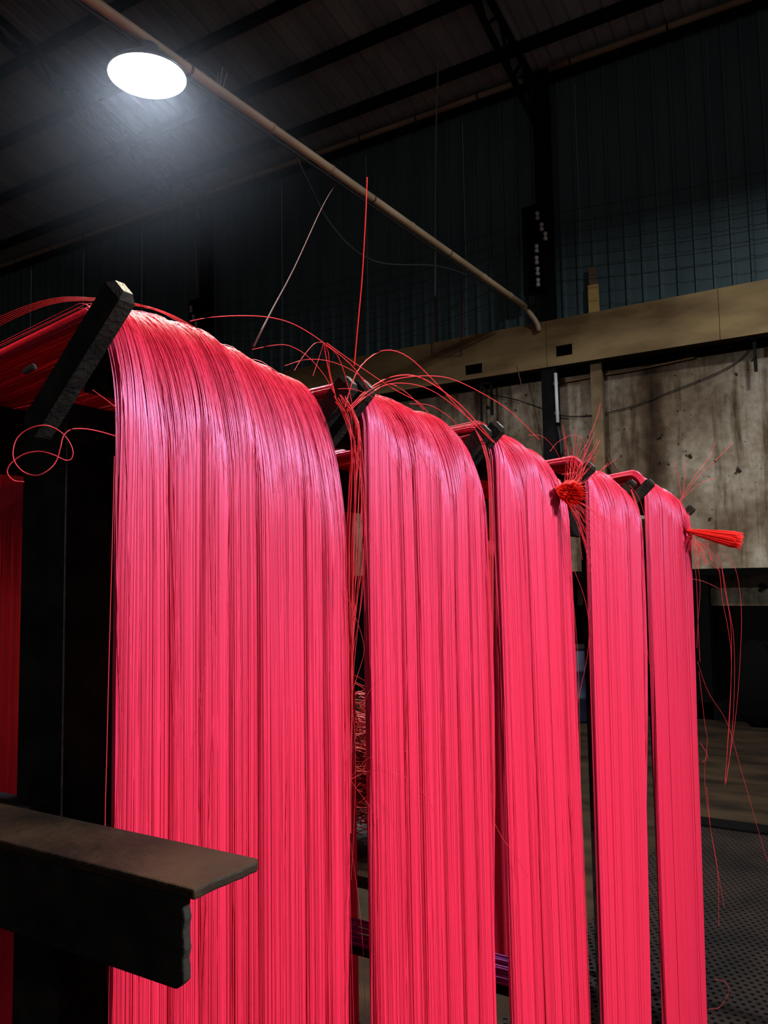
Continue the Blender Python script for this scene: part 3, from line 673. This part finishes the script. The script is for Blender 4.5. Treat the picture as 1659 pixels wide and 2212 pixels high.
loose(0, [(755, 1685, 1.33), (790, 1668, 1.34), (830, 1664, 1.33), (880, 1682, 1.34), (920, 1720, 1.36), (938, 1755, 1.38)], 0.0005)
loose(0, [(756, 1680, 1.33), (800, 1635, 1.34), (860, 1622, 1.35), (930, 1640, 1.38), (990, 1690, 1.44)], 0.0003)
loose(0, [(754, 1682, 1.33), (790, 1730, 1.34), (822, 1778, 1.36)], 0.0004)
loose(1, [(757, 1640, 1.34), (775, 1560, 1.35), (800, 1490, 1.35), (850, 1450, 1.38), (880, 1400, 1.40)], 0.0003)
loose(2, [(1062, 1765, 1.78), (1085, 1810, 1.78), (1115, 1850, 1.78), (1140, 1895, 1.80)], 0.0007)
loose(1, [(810, 935, 1.33), (850, 1000, 1.34), (880, 1060, 1.38)], 0.0003)
loose(1, [(795, 1140, 1.33), (812, 1190, 1.34), (822, 1260, 1.35)], 0.0004)
loose(0, [(405, 1690, 0.93), (430, 1520, 0.93), (462, 1330, 0.95), (480, 1240, 0.96)], 0.0003)
loose(0, [(432, 1040, 0.98), (480, 1000, 1.0), (505, 1075, 1.0)], 0.0002)
# strand beside the near edge of the nearest hank
loose(0, [(247, 985, 0.925), (243, 1150, 0.925), (236, 1400, 0.925), (230, 1650, 0.925), (227, 1800, 0.925), (232, 2100, 0.925), (240, 2260, 0.925)], 0.0007)
# curl on the left of the post
loose(0, [(250, 942, 0.92), (215, 932, 0.89), (180, 926, 0.87), (152, 928, 0.86), (137, 942, 0.855), (131, 965, 0.85), (122, 995, 0.85), (105, 1015, 0.845), (80, 1027, 0.845), (52, 1020, 0.85), (33, 1000, 0.85), (28, 975, 0.855),
          (38, 945, 0.86), (65, 925, 0.86), (100, 919, 0.86), (130, 932, 0.865), (150, 955, 0.87), (158, 978, 0.87), (152, 993, 0.87), (138, 993, 0.865), (115, 982, 0.86), (85, 975, 0.86), (50, 982, 0.86), (22, 1003, 0.86), (16, 1022, 0.86), (30, 1038, 0.86), (52, 1041, 0.86)], 0.0008, n=110)
loose(0, [(200, 842, 0.9), (235, 868, 0.9), (252, 882, 0.92)], 0.0006)
# rim strands on the ridge at the left
for k in range(5):
    q = k/5; e_ = 26*q
    loose(0, [(-60, 735-30*q, 1.12), (40, 683-20*q, 1.08), (120, 655-14*q, 1.04), (200, 650-8*q, 1.00), (300, 662-6*q, 0.99), (350+e_, 676-3*q+e_*.3, 1.02), (395+2*e_, 702+e_*0.7, 1.06)], 0.00042, n=40)
# strands along hank 2's and 4's outer edges
for k in range(14):
    q = rng.random(); d = 1.80
    loose(1, [(1025+6*q, 925+8*q, d), (1048+8*q, 985, d), (1056+9*q, 1080+50*q, d), (1058+8*q, 1300, d), (1060+4*q, 1600, d), (1062+3*q, 1900, d)], 0.0006)
for k in range(12):
    q = k/12; d = 2.88
    loose(3, [(1362+3*q, 1058, d), (1378+5*q, 1110, d), (1381+8*q, 1180+20*q, d), (1383+6*q, 1300, d), (1385+3*q, 1480, d), (1388, 1700, d)], 0.0009)
loose(3, [(1360, 1048, 2.8), (1380, 1075, 2.82), (1393, 1120, 2.84), (1403, 1180, 2.86), (1408, 1260, 2.88)], 0.0008)
loose(3, [(1388, 1330, 2.88), (1398, 1400, 2.88), (1412, 1480, 2.88)], 0.0005)
loose(2, [(1240, 1230, 2.2), (1262, 1290, 2.2), (1272, 1350, 2.2), (1268, 1420, 2.2), (1245, 1530, 2.2)], 0.0006)
loose(2, [(1230, 1120, 2.2), (1235, 1250, 2.2), (1247, 1400, 2.2), (1252, 1560, 2.2), (1255, 1750, 2.2)], 0.0005)
loose(2, [(1140, 940, 1.95), (1170, 942, 2.0), (1195, 965, 2.1), (1210, 990, 2.15)], 0.0005)
loose(2, [(1188, 975, 2.1), (1205, 955, 2.12), (1235, 940, 2.15), (1255, 945, 2.18), (1263, 960, 2.2), (1262, 985, 2.2)], 0.0005)
loose(2, [(1265, 965, 2.2), (1290, 900, 2.2), (1297, 872, 2.2)], 0.0008)

# spiky round tuft on the third hank: a tied waist and a brush of cut ends facing the aisle
def tuft(hk, root, tip, n, spread, rad, m='yarn_red', seed=1):
    g = np.random.default_rng(seed); root = np.array(root); tip = np.array(tip); d = tip-root; ln = np.linalg.norm(d); d /= ln
    s1 = np.cross(d, (0, 0, 1)); s1 /= np.linalg.norm(s1); s2 = np.cross(s1, d); ps = []
    for i in range(n):
        a = g.uniform(0, 2*math.pi); r_ = math.sqrt(g.random()); q = np.linspace(0, 1, 6)[:, None]; L_ = ln*g.uniform(0.85, 1.06)
        off = (s1*math.cos(a)+s2*math.sin(a))*r_
        ps.append(root + d*L_*q + off*(0.12*spread + spread*(q**0.8)*0.9) + np.array((0, 0, -1))*0.02*spread*q**2)
    V_, Fq = tube_np(ps, rad, 3)
    o = mk('cut_end_tuft', V_, Fq, M[m], HK[hk], True); o['kind'] = 'stuff'; o['label'] = 'bright red brush of cut ends'; return o
tuft(2, at(1205, 1058, 2.22), at(1238, 1064, 2.11), 420, 0.034, 0.0009, seed=3)
g = np.random.default_rng(5)
def waist(hk, a, b_, ra, rb, name='tied_waist'):
    a = np.array(a); b_ = np.array(b_); d = b_-a; s1 = np.cross(d, (0, 0, 1)); s1 /= np.linalg.norm(s1); s2 = np.cross(s1, d/np.linalg.norm(d)); ps = []
    for i in range(90):
        an = g.uniform(0, 2*math.pi); q = np.linspace(0, 1, 7)[:, None]; rr = ra*(1-q)**1.5 + rb
        ps.append(a + d*q + (s1*math.cos(an)+s2*math.sin(an))*rr*g.uniform(0.5, 1))
    V_, Fq = tube_np(ps, 0.0009, 3); o = mk(name, V_, Fq, M['yarn'], HK[hk], True); o['kind'] = 'stuff'
waist(2, at(1192, 1058, 2.23), at(1214, 1060, 2.19), 0.03, 0.008)
c0 = (1232, 1066)
for k in range(64):
    a = g.uniform(-1.75, 1.35) if k < 44 else g.uniform(0.5, 1.35); ln = g.uniform(45, 150)*(0.8 if abs(a) < .5 else 1)
    if k >= 44: ln = g.uniform(80, 200)
    if -0.35 < a < 0.6 and k < 44: ln *= 0.9
    ex, ey = c0[0]+ln*math.cos(a)*0.8, c0[1]+ln*math.sin(a)
    loose(2, [(c0[0]-14+6*math.cos(a), c0[1]+10*math.sin(a), 2.17), ((c0[0]+ex)/2+g.uniform(-4, 4), (c0[1]+ey)/2+g.uniform(-3, 3), 2.14), (ex, ey + (ln*0.05 if a > 0 else 0), 2.13+g.uniform(-.04, .06))], 0.00055, n=8, name='loose_end')
for k in range(9):     # fan of fine ends standing up behind the peg
    loose(2, [(1228+3*k, 1050, 2.2), (1236+4*k+g.uniform(-3, 3), 1000, 2.2), (1244+6*k+g.uniform(-6, 6), 945+6*k+g.uniform(-6, 6), 2.2)], 0.0006, n=6, name='loose_end')
# brush tuft and drooping ends on the farthest hank
tuft(4, at(1482, 1146, 3.40), at(1598, 1168, 3.30), 420, 0.034, 0.0011, seed=9)
waist(4, at(1470, 1120, 3.45), at(1490, 1150, 3.40), 0.03, 0.012)
waist(4, at(1480, 1185, 3.42), at(1492, 1155, 3.40), 0.02, 0.008)
for k in range(26):
    a = g.uniform(-0.3, 1.5); ln = g.uniform(20, 75); s_ = (1495+g.uniform(-8, 25), 1165+g.uniform(-10, 12))
    loose(4, [(*s_, 3.38), (s_[0]+ln*0.5*math.cos(a)+4, s_[1]+ln*0.5*math.sin(a), 3.36), (s_[0]+ln*math.cos(a), s_[1]+ln*math.sin(a)*0.9+6, 3.34)], 0.0008, n=7, name='loose_end')
for q in ([(1520, 1170), (1553, 1205), (1565, 1270), (1578, 1345), (1580, 1430), (1576, 1550), (1566, 1690)],
          [(1525, 1168), (1556, 1215), (1572, 1300), (1585, 1380), (1586, 1500), (1578, 1620), (1568, 1692)],
          [(1512, 1172), (1550, 1220), (1561, 1300), (1573, 1360), (1580, 1440), (1572, 1600), (1566, 1695)],
          [(1540, 1170), (1575, 1205), (1592, 1240), (1601, 1310), (1600, 1400), (1590, 1540), (1568, 1690)],
          [(1496, 1190), (1540, 1220), (1556, 1236)], [(1494, 1250), (1520, 1256), (1551, 1270)],
          [(1468, 1082), (1500, 1030), (1530, 990), (1547, 955)], [(1468, 1084), (1510, 1028), (1550, 990), (1583, 957)],
          [(1474, 1084), (1465, 1030), (1454, 995)], [(1472, 1085), (1480, 1030), (1480, 994)], [(1472, 1080), (1510, 1045), (1547, 1033)],
          [(1507, 1430), (1530, 1495), (1570, 1560), (1600, 1660), (1640, 1800), (1659, 1860), (1700, 1950)],
          [(1510, 1450), (1522, 1560), (1528, 1600), (1522, 1680), (1535, 1790), (1545, 1850), (1565, 1960)],
          [(1513, 1605), (1528, 1632), (1516, 1648)], [(1527, 1700), (1535, 1790), (1550, 1880), (1553, 2000)],
          [(1497, 1180), (1504, 1250), (1508, 1350), (1512, 1430)], [(1500, 1185), (1512, 1260), (1508, 1340), (1505, 1400)],
          [(1530, 2180), (1555, 2175), (1575, 2140), (1565, 2120), (1545, 2115)]):
    loose(4, [(a, b_, 3.36) for a, b_ in q], 0.0009 if q[-1][1] < 1700 else 0.0007, n=30)

# purple yarn lying over the low cross rail
tb = MB().box((-1.6, 1.985, EYE-1.085), (-0.87, 1.999, EYE-1.015))
ps = [np.stack([np.linspace(-1.6, -0.86, 8), np.full(8, 1.99+0.02*math.sin(k)), np.full(8, EYE-1.018+0.028*k/10) + 0.002*np.sin(np.arange(8)+k)], axis=1) for k in range(26)]
V_, Fq = tube_np(ps, 0.003, 4)
pu = mk('purple_yarn', V_, Fq, M['yarn_purple'], None, True)
tag(pu, 'strip of purple yarn lying along the low cross rail, seen in the gap after the nearest hank', 'yarn', None, 'stuff')
# heap of tangled red yarn hanging behind the rack
hp0 = at(790, 1640, 3.2); g = np.random.default_rng(44); ps = []
for i in range(2200):
    c = hp0 + g.normal(0, 1, 3)*np.array((0.09, 0.09, 0.09)); a = g.uniform(0, 6.28); q = np.linspace(0, 2.2, 8)[:, None]; rr = g.uniform(0.03, 0.10); z_ = g.normal(0, 0.6)
    ps.append(c + rr*np.hstack([np.cos(q+a), np.sin(q+a)*0.8, np.sin(q*1.3+a)*0.7*z_]))
V_, Fq = tube_np(ps, 0.0022, 3)
hp = mk('yarn_tangle', V_, Fq, M['tangle'], None, True); tag(hp, 'tangled clump of red yarn hanging behind the rack, seen in the gap after the nearest hank', 'yarn', None, 'stuff')
st_ = empty('side_stand', (hp0[0], hp0[1], 0), 'dark iron stand under the red yarn tangle behind the rack', 'stand')
MB().box((hp0[0]-0.3, hp0[1]-0.3, hp0[2]-0.36), (hp0[0]+0.3, hp0[1]+0.3, hp0[2]-0.32)).build('tray', M['iron'], st_)
for i in (-1, 1):
    for j in (-1, 1): MB().box((hp0[0]+0.27*i-0.02, hp0[1]+0.27*j-0.02, 0), (hp0[0]+0.27*i+0.02, hp0[1]+0.27*j+0.02, hp0[2]-0.36)).build('leg', M['iron'], st_)

# thin haze volume added to stand in for lens glow round the lamp
hz = bpy.data.materials.new('lens_glow_haze'); hz.use_nodes = True; nt = hz.node_tree; nt.nodes.remove(nt.nodes['Principled BSDF'])
vsn = nt.nodes.new('ShaderNodeVolumeScatter'); vsn.inputs['Color'].default_value = (0.85, 0.88, 1.0, 1); vsn.inputs['Anisotropy'].default_value = 0.2
tc = nt.nodes.new('ShaderNodeTexCoord'); ln_ = nt.nodes.new('ShaderNodeVectorMath'); ln_.operation = 'LENGTH'
mr = nt.nodes.new('ShaderNodeMapRange'); mr.inputs['From Min'].default_value = 0.3; mr.inputs['From Max'].default_value = 1.75
mr.inputs['To Min'].default_value = 0.0031; mr.inputs['To Max'].default_value = 0.0; mr.interpolation_type = 'SMOOTHSTEP'
nt.links.new(tc.outputs['Object'], ln_.inputs[0]); nt.links.new(ln_.outputs['Value'], mr.inputs['Value']); nt.links.new(mr.outputs[0], vsn.inputs['Density'])
nt.links.new(vsn.outputs[0], nt.nodes['Material Output'].inputs['Volume'])
hb = MB().lathe([(1.8*math.sin(math.pi*k/12), -1.8*math.cos(math.pi*k/12)) for k in range(13)], (0, 0, 0), 24).build('lens_glow_haze', hz)
hb.location = (LAMPS[0][0], LAMPS[0][1], LAMPS[0][2]); tag(hb, 'added ball of thin haze standing in for lens glow around the bright hanging lamp', 'haze', None, 'stuff')
